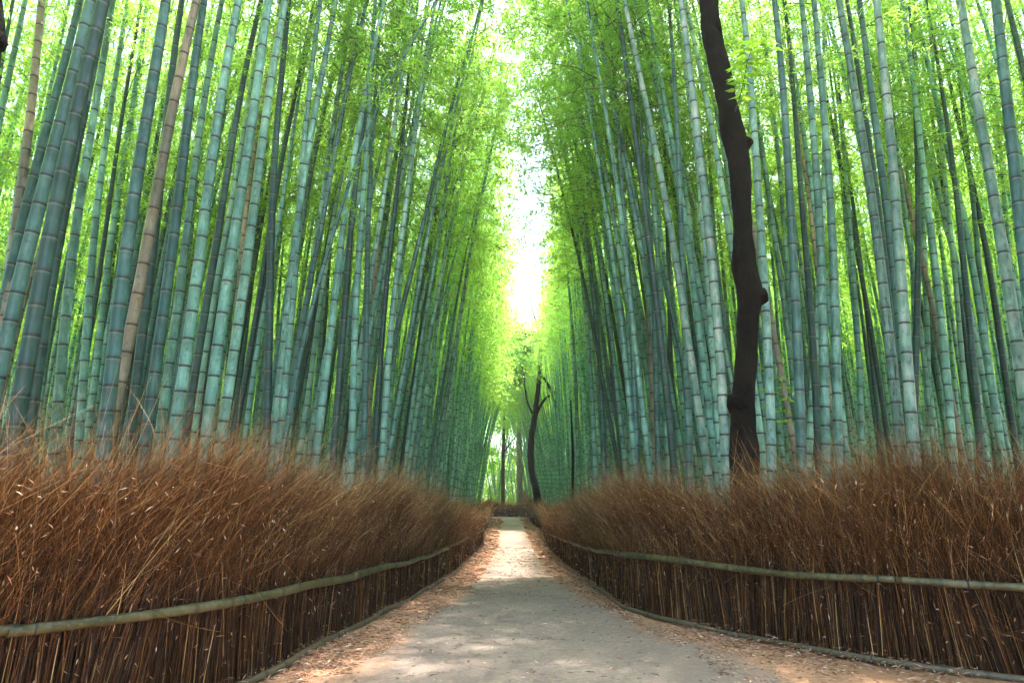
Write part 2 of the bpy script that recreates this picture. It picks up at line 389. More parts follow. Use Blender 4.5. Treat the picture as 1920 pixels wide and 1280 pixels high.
# the culms one can tell apart: (x1,y1,x2,y2 on two sight lines, apparent width, kind, label)
NAMED = [
 # left of the path
 (45,0,0,230,15,'green','medium green culm leaning at the very top left corner of the photo'),
 (80,0,8,640,18,'tan','grey-brown dry culm leaning near the left edge, outermost of the dry ones'),
 (148,0,20,520,18,'blue','slimmer leaning culm just left of the two thickest dark culms'),
 (168,0,15,640,25,'blue','thick blue-green leaning culm, left one of the overlapping thick pair'),
 (192,0,58,640,28,'dark','thickest dark blue-green culm, right one of the overlapping thick pair'),
 (165,160,80,640,20,'dark','dark culm half hidden behind the thickest dark culm'),
 (210,0,120,640,17,'green','medium green culm right of the thickest dark culm'),
 (238,0,160,640,14,'green','slim green culm between the thick dark pair and the tall teal culm'),
 (308,0,218,640,24,'blue','thick teal culm with dark rings just left of the tan-brown leaning culm'),
 (343,0,265,640,17,'dark','dark slim culm crossing behind the tan-brown leaning culm'),
 (370,0,238,640,21,'tan','tan-brown speckled culm leaning right among the green ones'),
 (385,0,298,640,20,'blue','blue-green speckled culm just right of the tan-brown leaning culm'),
 (415,0,322,640,16,'green','medium culm between the speckled blue-green and the broad green culm'),
 (447,0,350,640,21,'green','broad smooth green culm, second right of the speckled blue-green one'),
 (490,0,375,640,15,'dark','dark narrow culm leaning strongly beside the broad smooth green culm'),
 (505,0,412,640,20,'green','thick olive-green culm left of the whitish culm'),
 (535,0,440,640,18,'pale','whitish pale green culm left of the straight dark culm'),
 (525,0,437,640,11,'tan','dry brown split culm showing behind the whitish pale one'),
 (540,0,502,640,15,'dark','nearly straight very dark culm right of the whitish pale one'),
 (600,0,540,640,15,'green','grey-green culm next right of the very dark straight culm'),
 (628,0,532,640,15,'green','leaning grey-green culm crossing its neighbour right of the very dark culm'),
 (572,330,508,860,14,'pale','light grey-green culm whose foot meets the fence right of the dark straight one'),
 (648,404,593,847,14,'green','broad bright culm where the thin diagonal culm crosses behind the left fence'),
 (669,340,627,826,13,'dark','dark culm directly right of the broad bright culm'),
 (683,320,658,839,13,'green','clean culm with evenly spaced rings, left of the pale blue one'),
 (696,320,681,850,12,'blue','pale blue-green upright culm just left of the thin tan culm'),
 (719,340,690,818,9,'tan','thin tan dry culm in the middle of the left stand'),
 (747,320,702,830,11,'dark','dark culm directly right of the thin tan dry culm'),
 (768,320,715,860,12,'pale','culm with white highlights at its foot, above the sunlit fence patch'),
 (774,340,730,780,8,'green','slim culm right of the one with white highlights'),
 (863,340,770,850,8,'pale','long light culm running parallel to the bare arching one, on its left'),
 # right of the path
 (1036,0,1106,520,7,'green','tall thin culm whose tip bends left into the sky gap'),
 (1064,0,1154,520,9,'green','slender culm right of the one reaching into the sky gap'),
 (1040,200,1093,520,6,'green','thin culm just under the sky gap on the right side'),
 (1121,0,1174,520,9,'green','slender green culm, third one right of the sky gap'),
 (1170,0,1320,833,14,'mottled','long mottled pale culm leaning left and crossing its neighbours, right stand'),
 (1194,0,1300,520,10,'green','green culm running beside the long mottled leaning culm'),
 (1233,0,1290,400,11,'green','medium green culm behind the long mottled leaning culm'),
 (1318,420,1347,850,12,'pale','pale aqua culm second to the left of the dark tree trunk'),
 (1276,0,1362,850,18,'mottled','thick mottled grey culm immediately left of the dark tree trunk'),
 (1285,0,1345,300,13,'pale','light culm passing behind the dark tree trunk near the top'),
 (1054,420,1084,869,8,'green','slim culm near the far dark tree, right side'),
 (1081,420,1115,850,9,'green','green culm, second right of the far dark forked tree'),
 (1099,420,1133,860,11,'blue','blue-green culm with long internodes, third right of the far forked tree'),
 (1140,420,1189,840,11,'green','culm leaning left in the middle of the right stand'),
 (1172,420,1196,869,11,'blue','blue-green culm third to the left of the reddish dry culm'),
 (1207,420,1225,869,9,'tan','reddish-brown dry culm standing in the right stand'),
 (1217,420,1235,869,11,'blue','bluish culm touching the reddish dry culm on its right'),
 (1230,420,1252,869,11,'green','green culm second right of the reddish dry culm'),
 (1252,450,1260,869,9,'dark','dark olive culm standing upright right of the reddish dry culm'),
 (1284,420,1332,800,12,'green','smooth culm just right of the long mottled leaning culm'),
 (1287,690,1291,851,13,'blue','dark bluish upright culm seen low beneath the long mottled leaning culm'),
 (1391,0,1445,850,16,'pale','very pale almost white-green culm immediately right of the dark tree trunk'),
 (1422,0,1462,330,10,'green','thin green culm behind the pale one right of the dark trunk'),
 (1452,0,1500,840,17,'blue','thick smooth dark-ringed culm, second right of the dark tree trunk'),
 (1503,0,1545,640,16,'green','left one of two twin green culms right of the leafy sprig'),
 (1526,0,1568,640,16,'green','right one of two twin green culms right of the leafy sprig'),
 (1545,300,1517,830,12,'pale','pale culm leaning the other way in front of the twin green culms'),
 (1542,0,1615,840,10,'green','slim aqua culm just right of the twin green culms'),
 (1573,0,1688,815,18,'scratched','culm with black scratch marks along its middle on the right side'),
 (1587,0,1645,380,13,'dark','dark culm half hidden behind the culm with black scratch marks'),
 (1611,0,1690,640,16,'blue','smooth culm between the scratched culm and the light thick one'),
 (1644,0,1715,860,19,'mottled','light thick ringed culm, second right of the black scratched one'),
 (1668,0,1711,520,9,'green','slim culm just right of the light thick ringed culm'),
 (1703,0,1721,520,12,'dark','nearly vertical dark green culm in the middle of the right stand'),
 (1711,0,1735,520,10,'green','slim culm beside the nearly vertical dark green culm'),
 (1714,33,1794,520,9,'dark','thin dark culm slanting left between the vertical one and the right edge'),
 (1737,0,1810,520,12,'dark','dark green slanting culm left of the slim blue one at right'),
 (1780,0,1860,780,10,'blue','slim blue-green culm left of the big mottled culm near the right edge'),
 (1800,0,1905,640,20,'mottled','big blotchy pale culm near the right edge'),
 (1845,0,1895,520,9,'green','thin culm between the big blotchy one and the rightmost thick culm'),
 (1867,0,1935,640,22,'blue','thickest culm at the right edge of the photo'),
 (1888,0,1935,200,15,'dark','dark culm cut by the upper right corner of the photo'),
]
placed = []
def place_named(e, i):
    x1, y1, x2, y2, w, kind, label = e
    r0 = .5 * min(.125, .085 + .0018 * w)
    D = 2 * r0
    Y = D * F / w * .98
    left = x1 < 960
    gx = x2 + (x2 - x1) / (y2 - y1) * (1000 - y2)
    arr = PLs if left else PRs
    while Y < 30:
        fx = np.interp(Y, arr[:, 1], arr[:, 0]); bx = (gx - 960) / F * Y * .98
        if (bx < fx - .75) if left else (bx > fx + .75): break
        Y *= 1.03; r0 *= 1.025
    H = 12.5 + 2.2 * rng.random()
    p1 = at(x1, y1, Y); p2 = at(x2, y2, Y)
    g = float(gz(Y)) - .05
    bi = 0 if Y < 7 else (1 if rng.random() < .7 else 0)
    phi = 0 if left else PI
    # find base x and tilt so that the centre line passes both points
    tx = math.atan2(p1[0] - p2[0], p1[2] - p2[2]); X = p2[0]
    for _ in range(30):
        R = np.array(lean_matrix(tx, 0, phi).to_3x3())
        z = np.linspace(0, H, 200); c = axis(z, BENDS[bi], H) @ R.T
        f = lambda h: np.interp(h - g, c[:, 2], c[:, 0])
        a1, a2 = f(p1[2]), f(p2[2])
        tx += .8 * math.atan2((p1[0] - p2[0]) - (a1 - a2), p1[2] - p2[2])
        X = p2[0] - f(p2[2])
    if Y < 9 and abs(x1-x2) < 1: pass
    add_bamboo(X, Y, tx, 0, phi, r0, H, bi, kind, label, 'bamboo culms behind the fence that stand out', True, True, i, 3 if Y < 11 else None)
    placed.append((X, Y))
# ---------------------------------------------------------------- fence courses
RB = [(1920,1277),(1810,1265),(1710,1252),(1610,1243),(1500,1218),(1390,1192),(1280,1172),(1190,1150),(1130,1108),(1085,1076),(1058,1055),(1035,1034),(1023,1011),(1016,995),(1000,984),(990,972),(985,964)]
RR = [(1920,1092),(1810,1090),(1710,1087),(1610,1084),(1500,1074),(1390,1062),(1280,1050),(1190,1040),(1130,1032),(1085,1020),(1058,1010),(1035,1001),(1026,989),(1014,975),(1000,966),(990,956),(983,946)]
LB = [(510,1262),(587,1210),(635,1190),(713,1151),(802,1102),(849,1074),(887,1039),(903,1022),(907,1000),(914,985),(917,972)]
LR = [(510,1109),(587,1092),(635,1083),(713,1063),(802,1040),(849,1018),(887,1000),(903,992),(908,980),(914,970),(917,960)]
def course(B, R):
    base, rail = [], []
    for (x, y), (xr, yr) in zip(B, R):
        p = on_ground(x, y)
        s = ray(x, yr)[1]; h = s * p[1] + CAM_Z - p[2]
        base.append(p); rail.append(min(max(h, .48), .72))
    return np.array(base), np.array(rail)
rb, rh = course(RB, RR)
lb, lh = course(LB, LR)
# parts of the courses outside the picture frame
near_left = []
for x, y in [(465, 1117), (345, 1135), (240, 1150), (65, 1175), (0, 1184)]:
    a, s = ray(x, y); Y = -(CAM_Z - .62) / s; near_left.append((a * Y, Y, 0.))
near_left += [(-3.3, 3.0, 0), (-4.3, 2.2, 0), (-5.5, 1.4, 0)]
lb = np.vstack([np.array(near_left)[::-1], lb]); lh = np.concatenate([np.full(len(near_left), .62), lh])
rb = np.vstack([[(6.2, 4.3, 0), (4.9, 4.65, 0)], rb]); rh = np.concatenate([[.66, .67], rh])
# right course climbs beyond the bend
rb = np.vstack([rb, [(1.22, 54, -.05), (1.15, 60, .6)]]); rh = np.concatenate([rh, [.6, .6]])
# smooth monotone in Y
def refine(B, h, step=.25):
    s = np.concatenate([[0], np.cumsum(np.linalg.norm(np.diff(B, axis=0), axis=1))])
    ss = np.arange(0, s[-1], step)
    P = np.stack([np.interp(ss, s, B[:, k]) for k in range(3)], -1); hh = np.interp(ss, s, h)
    def sm(a, n):
        k = np.ones(n) / n; ap = np.concatenate([np.full(n // 2, a[0]), a, np.full(n // 2, a[-1])]); return np.convolve(ap, k, 'valid')
    P[:, 0] = sm(P[:, 0], 5); P[:, 1] = sm(P[:, 1], 5)
    hh = sm(hh, 9)
    return P, hh, ss
def normals(P, side):
    T = np.gradient(P, axis=0); T[:, 2] = 0; T /= np.linalg.norm(T, axis=1)[:, None]
    return T, np.stack([T[:, 1], -T[:, 0], 0 * T[:, 0]], -1) * side

def build_fence(B, h, side, label, top_fn, seed=0, dens=1., group='brushwood fences'):
    P, hh, ss = refine(B, h)
    T, Nn = normals(P, side)
    root = empty('brushwood_fence', tuple(P[len(P) // 3])); o0 = P[len(P) // 3].copy()
    tag(root, label, 'fence', group)
    def S(s, arr): return np.stack([np.interp(s, ss, arr[:, k]) for k in range(3)], -1)
    dist = np.linalg.norm(P[:, :2], axis=1)
    # ---- packed heart of the hedge
    n = len(P)
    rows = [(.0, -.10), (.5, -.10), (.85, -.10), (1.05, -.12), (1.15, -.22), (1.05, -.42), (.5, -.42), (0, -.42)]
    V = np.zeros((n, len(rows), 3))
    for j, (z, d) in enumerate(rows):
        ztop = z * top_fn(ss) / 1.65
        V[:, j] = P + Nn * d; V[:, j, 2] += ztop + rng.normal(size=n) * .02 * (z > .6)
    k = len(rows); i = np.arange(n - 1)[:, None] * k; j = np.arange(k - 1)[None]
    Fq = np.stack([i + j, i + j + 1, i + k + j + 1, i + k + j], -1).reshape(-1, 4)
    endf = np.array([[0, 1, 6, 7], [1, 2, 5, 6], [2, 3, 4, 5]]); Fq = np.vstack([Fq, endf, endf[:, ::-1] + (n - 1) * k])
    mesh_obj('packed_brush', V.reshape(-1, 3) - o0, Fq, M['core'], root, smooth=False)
    # ---- sampling along the course, denser close by
    seg = np.diff(ss).mean()
    w = np.interp(dist, [0, 5, 9, 14, 25, 60], [1, 1, .7, .4, .16, .07])
    w *= np.where(P[:, 0] < 0, np.where(P[:, 0] / np.maximum(P[:, 1], .5) < -1.15, .12, 1), np.where(P[:, 0] / np.maximum(P[:, 1], .5) > 1.15, .12, 1))
    w = w * dens
    def sample(per_m):
        cnt = rng.poisson(w * seg * per_m)
        idx = np.repeat(np.arange(n), cnt); s = ss[idx] + (rng.random(len(idx)) - .5) * seg
        return np.clip(s, ss[0], ss[-1]), dist[idx]
    thick = lambda d, a: np.maximum(a, a * d / 7.0)
    parts = []
    # slow variation in lean from bundle to bundle
    ph = rng.random(6) * 6
    def lean(s): return .10 * np.sin(s * 2.3 + ph[0]) + .08 * np.sin(s * 5.1 + ph[1]) + .05 * np.sin(s * 11 + ph[2])
    # stalks of the lower part
    s, d = sample(1150); N = len(s)
    pos = S(s, P) + S(s, Nn) * (-.10 + .15 * rng.random(N) ** .8)[:, None]
    z0 = np.where(rng.random(N) < .6, 0, .35 * rng.random(N)); pos[:, 2] += z0
    Tt = S(s, T)
    Dd = Tt * (lean(s) * .7 + rng.normal(size=N) * .045)[:, None] + S(s, Nn) * (rng.normal(size=N) * .02)[:, None] + [0, 0, 1.]
    parts.append(ribbons(pos, Dd, .35 + .75 * rng.random(N), thick(d, .0048) * (.5 + .8 * rng.random(N)), Tt * (rng.normal(size=N) * .03)[:, None], 3,
                         np.clip(.36 + .27 * rng.normal(size=N), .0, .92), tip=.7))
    # fine twigs of the upper part, spreading toward the path and up
    s, d = sample(5400); N = len(s)
    q = rng.random(N)
    Tn = S(s, T); No = S(s, Nn); tf = top_fn(s) / 1.65
    depth = -.36 + .42 * rng.random(N) ** .7
    pos = S(s, P) + No * depth[:, None]; z0 = (.45 + .78 * q) * tf; pos[:, 2] += z0
    out = .06 + .38 * np.clip(z0 - .55, 0, 1) + .10 * rng.normal(size=N)
    Dd = No * out[:, None] + Tn * (lean(s) + .24 * rng.normal(size=N) + .10)[:, None] + np.stack([0 * q, 0 * q, .85 + .25 * rng.random(N)], -1)
    bd = No * (.16 + .14 * rng.normal(size=N))[:, None] + Tn * (.10 * rng.normal(size=N))[:, None] + np.stack([0 * q, 0 * q, -.10 - .12 * rng.random(N)], -1)
    ln = (.28 + .34 * rng.random(N)) * tf
    tn = np.clip(.34 + .22 * rng.normal(size=N), 0, .9)
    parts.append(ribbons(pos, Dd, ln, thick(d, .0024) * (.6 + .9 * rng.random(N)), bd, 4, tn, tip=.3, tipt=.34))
    # twiglets fanning from them
    k = N // 2; sel = rng.choice(N, k); u = .4 + .5 * rng.random(k)
    Dn = Dd[sel] / np.linalg.norm(Dd[sel], axis=1)[:, None]
    pp = pos[sel] + Dn * (ln[sel] * u)[:, None] + bd[sel] * (ln[sel] * u * u)[:, None]
    d2 = Dn + .7 * rng.normal(size=(k, 3))
    parts.append(ribbons(pp, d2, .08 + .14 * rng.random(k), thick(d[sel], .0020), rng.normal(size=(k, 3)) * .1, 2, np.clip(tn[sel] + .2, 0, 1), tip=.3))
    # long loose wisps on top and a few stray ones crossing the face
    s, d = sample(620); N = len(s); No = S(s, Nn); Tn = S(s, T); tf = top_fn(s) / 1.65
    pos = S(s, P) + No * (-.1 + .12 * rng.random(N))[:, None]; pos[:, 2] += (.95 + .35 * rng.random(N)) * tf
    Dd = No * (.15 + .35 * rng.normal(size=N))[:, None] + Tn * (.45 * rng.normal(size=N) + .2)[:, None] + np.stack([0 * s, 0 * s, .8 + .2 * rng.random(N)], -1)
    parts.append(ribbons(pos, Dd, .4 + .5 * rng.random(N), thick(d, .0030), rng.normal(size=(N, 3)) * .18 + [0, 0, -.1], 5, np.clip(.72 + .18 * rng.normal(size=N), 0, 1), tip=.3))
    s, d = sample(26); N = len(s); No = S(s, Nn); Tn = S(s, T)
    pos = S(s, P) + No * .05; pos[:, 2] += .2 + .9 * rng.random(N)
    Dd = No * .12 + Tn * rng.normal(size=N)[:, None] + np.stack([0 * s, 0 * s, .5 + .3 * rng.random(N)], -1)
    parts.append(ribbons(pos, Dd, .3 + .5 * rng.random(N), thick(d, .0035), rng.normal(size=(N, 3)) * .12, 5, np.clip(.7 + .2 * rng.normal(size=N), 0, 1), tip=.4))
    V, Fq, A = join(parts)
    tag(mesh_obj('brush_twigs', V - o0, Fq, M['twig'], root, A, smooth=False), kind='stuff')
    # dry leaves caught in it
    s, d = sample(240); N = len(s); No = S(s, Nn)
    zz = rng.random(N) ** .8 * 1.5
    pos = S(s, P) + No * (.02 + .05 * rng.random(N) + .22 * np.clip(zz - .7, 0, 1))[:, None]; pos[:, 2] += zz
    Dl = rng.normal(size=(N, 3)) * [.8, .8, 1] + [0, 0, -.2]
    sc = np.maximum(1, d / 9)
    lv = leaves(pos, Dl, (.025 + .055 * rng.random(N) ** 2) * sc, (.004 + .007 * rng.random(N)) * sc, np.clip(.50 + .28 * rng.normal(size=N), 0, 1))
    tag(mesh_obj('caught_leaves', lv[0] - o0, lv[1], M['litter'], root, lv[2], smooth=False), kind='stuff')
    # ---- bamboo rails: overlapping poles
    def rail(height, off, r, lengths, seed, rm='rail'):
        rr = random.Random(seed); s0 = ss[0]; kk = 0
        while s0 < ss[-1] - .3:
            Lp = lengths * (.85 + .3 * rr.random()); s1 = min(s0 + Lp, ss[-1] - .02)
            a = np.arange(s0, s1, .06)
            if len(a) < 4: break
            Q = S(a, P) + S(a, Nn) * (off + .012 * np.sin(a * 1.3 + kk))[:, None]
            Q[:, 2] += np.interp(a, ss, height) + .012 * np.sin(a * 2.1 + kk * 2)
            thin = np.interp(a, [s0, s1], [1.12, .78]) if kk % 2 == 0 else np.interp(a, [s0, s1], [.8, 1.08])
            nd = (a - s0) / .27 + rr.random() * .5
            fr = np.abs((nd + .5) % 1 - .5)
            rad = r * thin * (1 + .15 * np.exp(-(fr / .07) ** 2)) * (1 + .05 * np.sin(a * 7 + kk))
            V, Fq, A = tube(Q - o0, rad, 12, node=nd)
            ro = mesh_obj('rail', V, Fq, M[rm], root, A)
            # wire ties
            tv = []
            for tt in np.arange(s0 + .12, s1, 1.1 + .3 * rr.random()):
                dd = np.interp(tt, ss, dist)
                if dd > 16: break
                c0 = np.stack([np.interp(tt + dq, a, Q[:, 0]) for dq in (-.006, .006)]), 0
                ax = np.array([[np.interp(tt + dq, a, Q[:, k]) for k in range(3)] for dq in (-.008, -.003, .003, .008)])
                tv.append(tube(ax - o0, np.array([.98, 1.12, 1.12, .98]) * r * np.interp(tt, a, thin), 12, caps=False))
            for V, Fq, A in tv: mesh_obj('wire_tie', V, Fq, M['wire'], ro, A)
            s0 = s1 - .05; kk += 1
    rail(hh, .065, .036, 3.6, seed + 1)
    rail(np.full(n, .03), .072, .031, 4.2, seed + 2, 'rail_old')
    return P, ss

topL = lambda s: 1.63 + .10 * np.sin(s * 1.7) + .06 * np.sin(s * 4.3 + 1) + np.interp(s, [0, 4, 8], [.15, .10, -.02]) - np.interp(s, [14, 40], [0, .2])
topR = lambda s: 1.63 + .09 * np.sin(s * 1.9 + 2) + .06 * np.sin(s * 4.7) + np.interp(s, [0, 3, 6], [.22, .13, 0]) - np.interp(s, [14, 40], [0, .17])
PL, sL = build_fence(lb, lh, 1, 'brown brushwood fence with bamboo rails along the left side of the path', topL, 10)
PR, sR = build_fence(rb, rh, -1, 'brown brushwood fence with bamboo rails along the right side of the path', topR, 20)
cross = np.array([(1.6, 52.6, -.5), (0, 54, -.42), (-2.2, 56, -.3), (-5.5, 58.5, -.2), (-9, 60, -.2)])
build_fence(cross, np.full(5, .55), -1, 'short dark brushwood fence closing the view at the far bend of the path', lambda s: 1.25 + .12 * np.sin(s * 2), 30, 5.)

PLs = PL[np.argsort(PL[:, 1])]; PRs = PR[np.argsort(PR[:, 1])]
for i, e in enumerate(NAMED): place_named(e, i)

# ---- two hand-shaped culms and a broken one
def poly_culm(pix, w0, w1, Y, kind, label, twigs=None, leafy=None, dr=.03):
    P = np.array([at(px, py, Y + dr * i) for i, (px, py) in enumerate(pix)])
    # carry the foot down to the ground
    d = P[0] - P[1]; t = (P[0][2] - gz(Y)) / -d[2]; foot = P[0] + d * t * np.array([.6, 1, 1]); foot[1] = P[0][1]
    P = np.vstack([foot, P])
    s = np.concatenate([[0], np.cumsum(np.linalg.norm(np.diff(P, axis=0), axis=1))])
    ss = np.arange(0, s[-1], .08)
    Q = np.stack([np.interp(ss, s, P[:, k]) for k in range(3)], -1)
    ker = np.ones(15) / 15
    Qp = np.vstack([np.repeat(Q[:1], 7, 0) , Q, np.repeat(Q[-1:], 7, 0)])
    Q2 = np.stack([np.convolve(Qp[:, k], ker, 'valid') for k in range(3)], -1); Q2[0] = Q[0]
    base = Q2[0].copy()
    r = np.interp(ss, [0, ss[-1]], [w0 * Y / F / 2, w1 * Y / F / 2])
    root = empty('bamboo', tuple(base)); tag(root, label, 'bamboo', 'bamboo culms behind the fence that stand out')
    V, Fq, a = tube(Q2 - base, r, 12, node=ss / .3)
    mesh_obj('culm', V, Fq, M[kind], root, a)
    parts = []
    if twigs:
        n = len(twigs); k = np.array([int(len(ss) * t[0]) for t in twigs])
        Pp = Q2[k] - base; Dd = np.array([(t[1], -.1, t[2]) for t in twigs], float)
        parts.append(ribbons(Pp, Dd, np.array([t[3] for t in twigs]), np.full(n, .022), Dd * [[0, 0, -.2]], 4, np.full(n, .9)))
        for q in range(n):
            sl = slice(q * 10, q * 10 + 10); mesh_obj('branch', parts[0][0][sl], parts[0][1][:4], M['twig'], root, {'tint': parts[0][2]['tint'][sl]})
    if leafy:
        lo, hi, nb, ll = leafy
        k = (len(ss) * (lo + (hi - lo) * rng.random(nb))).astype(int); Pp = Q2[k] - base
        az = rng.random(nb) * 2 * PI
        Dd = np.stack([np.cos(az), np.sin(az), .25 + .5 * rng.random(nb)], -1)
        Lb = .35 + .5 * rng.random(nb); bd = np.tile([0, 0, -.55], (nb, 1)) * 1.
        br = ribbons(Pp, Dd, Lb, np.full(nb, .007), bd, 3, np.full(nb, .2))
        Dd = Dd / np.linalg.norm(Dd, axis=1)[:, None]
        q = np.repeat(np.arange(nb), 26); t = .25 + .75 * rng.random(len(q))
        Pl = Pp[q] + Dd[q] * (Lb[q] * t)[:, None] + bd[q] * (Lb[q] * t * t)[:, None] + rng.normal(size=(len(q), 3)) * .05
        Dl = Dd[q] * .5 + rng.normal(size=(len(q), 3)) * .6 + [0, 0, -.4]
        lv = leaves(Pl, Dl, ll * (.7 + .6 * rng.random(len(q))), ll * .17 * (.8 + .4 * rng.random(len(q))), rng.random(len(q)) * .9)
        mesh_obj('branch', *br[:2], M['branch'], root, br[2])
        mesh_obj('foliage', *lv[:2], M['leaf_young'], root, lv[2], smooth=False)
    placed.append((float(base[0]), float(base[1])))
poly_culm([(529, 843), (552, 720), (576, 607), (602, 515), (627, 430), (662, 320), (700, 220), (740, 135), (782, 65), (835, -30), (880, -100)], 11.5, 3.0, 7.6, 'blue',
          'thin diagonal culm leaning across its upright neighbours with bright leaf sprays', leafy=(.52, .98, 26, .12))
poly_culm([(777, 860), (791, 784), (801, 720), (812, 658), (824, 595), (838, 531), (853, 475), (871, 421), (888, 383), (908, 350), (935, 320)], 8.5, 2.0, 14.5, 'pale',
          'bare whitish culm arching over toward the path with broken side twigs',
          twigs=[(.62, .9, .5, .75), (.7, .9, .35, .6), (.76, -.3, .9, .6), (.8, 1, .6, .9), (.87, 1, .25, .6), (.55, .8, .5, .5)])
poly_culm([(1545, 640), (1524, 430), (1512, 340), (1500, 255), (1490, 190), (1475, 110), (1465, 50)], 9, 7, 10.6, 'tan',
          'dead grey culm with its top snapped off, right of the leafy sprig')
# low sprays of leaves hanging from culms by the left fence
# ---------------------------------------------------------------- ground, path, litter
def grid_sheet(name, xs, ys, zfn, m, attrs=None):
    X, Y = np.meshgrid(xs, ys); Z = zfn(X, Y)
    V = np.stack([X, Y, Z], -1).reshape(-1, 3); k = len(xs)
    i = np.arange(len(ys) - 1)[:, None] * k; j = np.arange(k - 1)[None]
    Fq = np.stack([i + j, i + j + 1, i + k + j + 1, i + k + j], -1).reshape(-1, 4)
    return mesh_obj(name, V, Fq, m)
xs = np.unique(np.concatenate([np.linspace(-900, -40, 20), np.linspace(-40, 40, 161), np.linspace(40, 900, 20)]))
ys = np.unique(np.concatenate([np.linspace(-900, -20, 20), np.linspace(-20, 90, 221), np.linspace(90, 1200, 25)]))
gr = grid_sheet('ground', xs, ys, lambda X, Y: gz(Y) + .03 * np.sin(X * 1.1) * np.sin(Y * .7) * (np.abs(X) > 5), M['ground'])
tag(gr, kind='structure')
PLe = [(630,1280),(690,1225),(745,1185),(800,1150),(860,1112),(897,1076),(918,1045),(928,1027),(934,1000),(938,985),(939,969)]
PRe = [(1480,1280),(1340,1225),(1240,1185),(1160,1150),(1085,1112),(1040,1076),(1015,1045),(1003,1027),(990,1000),(983,985),(978,969)]
yq = np.concatenate([np.arange(-3, 20, .2), np.arange(20, 57, .5)])
def edge_x(E, x0):
    p = np.array([on_ground(x, y) for x, y in E]); return np.interp(yq, np.concatenate([[-3, 2.5], p[:, 1]]), np.concatenate([[x0 * 1.1, x0], p[:, 0]]))
xl = edge_x(PLe, -1.5); xr = edge_x(PRe, 2.3)
def sm(a, n=9):
    k = np.ones(n) / n; return np.convolve(np.concatenate([np.full(n // 2, a[0]), a, np.full(n // 2, a[-1])]), k, 'valid')
xl = sm(xl); xr = sm(xr)
XL, XR = xl.copy(), xr.copy(); YQ = yq.copy()
K = 25; t = np.linspace(-.22, 1.22, K)
# bend to the left at the end
wv = (xr - xl)
X = xl[:, None] + wv[:, None] * t[None]
Yg = np.repeat(yq[:, None], K, 1)
ed = np.clip(np.abs(t - .5) * 2, 0, 2) ** 2.6 * .74
V = np.stack([X, Yg, gz(Yg) + .004], -1).reshape(-1, 3)
i = np.arange(len(yq) - 1)[:, None] * K; j = np.arange(K - 1)[None]
Fq = np.stack([i + j, i + j + 1, i + K + j + 1, i + K + j], -1).reshape(-1, 4)
far = np.interp(yq, [0, 8, 14, 25, 60], [.04, .10, .27, .25, .08])
pa = mesh_obj('path', V, Fq, M['path'], attrs={'edge': (np.tile(ed, (len(yq), 1)) + far[:, None]).ravel()})
tag(pa, kind='structure')

# fallen bamboo leaves between path and fences
def litter():
    out = []
    for side, PP in ((-1, PL), (1, PR)):
        N = 60000
        y = 2.0 + 48 * rng.random(N) ** 2.1
        fx = np.interp(y, *( (PP[np.argsort(PP[:, 1])][:, 1], PP[np.argsort(PP[:, 1])][:, 0]) ))
        ex = np.interp(y, YQ, XL if side < 0 else XR)
        t = rng.random(N) ** 1.6 * np.interp(y, [8, 20, 40], [1.25, 1.1, .95])
        x = fx + (ex - fx) * t
        t -= .10; z = gz(y) + .006 + .085 * np.exp(-((t + .1) / .16) ** 2) * rng.random(N) + .006 * rng.random(N)
        out.append(np.stack([x, y, z], -1))
    N = 5000; y = 2.2 + 25 * rng.random(N) ** 1.6; t = rng.random(N)
    out.append(np.stack([np.interp(y, YQ, XL) * (1 - t) + np.interp(y, YQ, XR) * t, y, gz(y) + .008], -1))
    Pp = np.concatenate(out)
    nz = np.array([noise.noise(Vector((p[0] * 2.2, p[1] * 1.1, 0))) for p in Pp]) + .6 * np.array([noise.noise(Vector((p[0] * 7, p[1] * 5, 3))) for p in Pp])
    Pp = Pp[rng.random(len(Pp)) < np.clip(.62 + 1.3 * nz, .08, 1)]; N = len(Pp)
    az = rng.random(N) * 2 * PI; Dd = np.stack([np.cos(az), np.sin(az), .12 * rng.normal(size=N)], -1)
    sc = np.maximum(1, Pp[:, 1] / 10)
    L = (.028 + .075 * rng.random(N) ** 1.8) * sc; W = (.006 + .006 * rng.random(N)) * sc
    lv = leaves(Pp, Dd, L, W, np.clip(.5 + .24 * rng.normal(size=N), 0, 1))
    tag(mesh_obj('leaf_litter', *lv[:2], M['litter'], None, lv[2], smooth=False), 'orange-brown fallen bamboo leaves along both edges of the path', 'fallen leaves', kind='stuff')
litter()

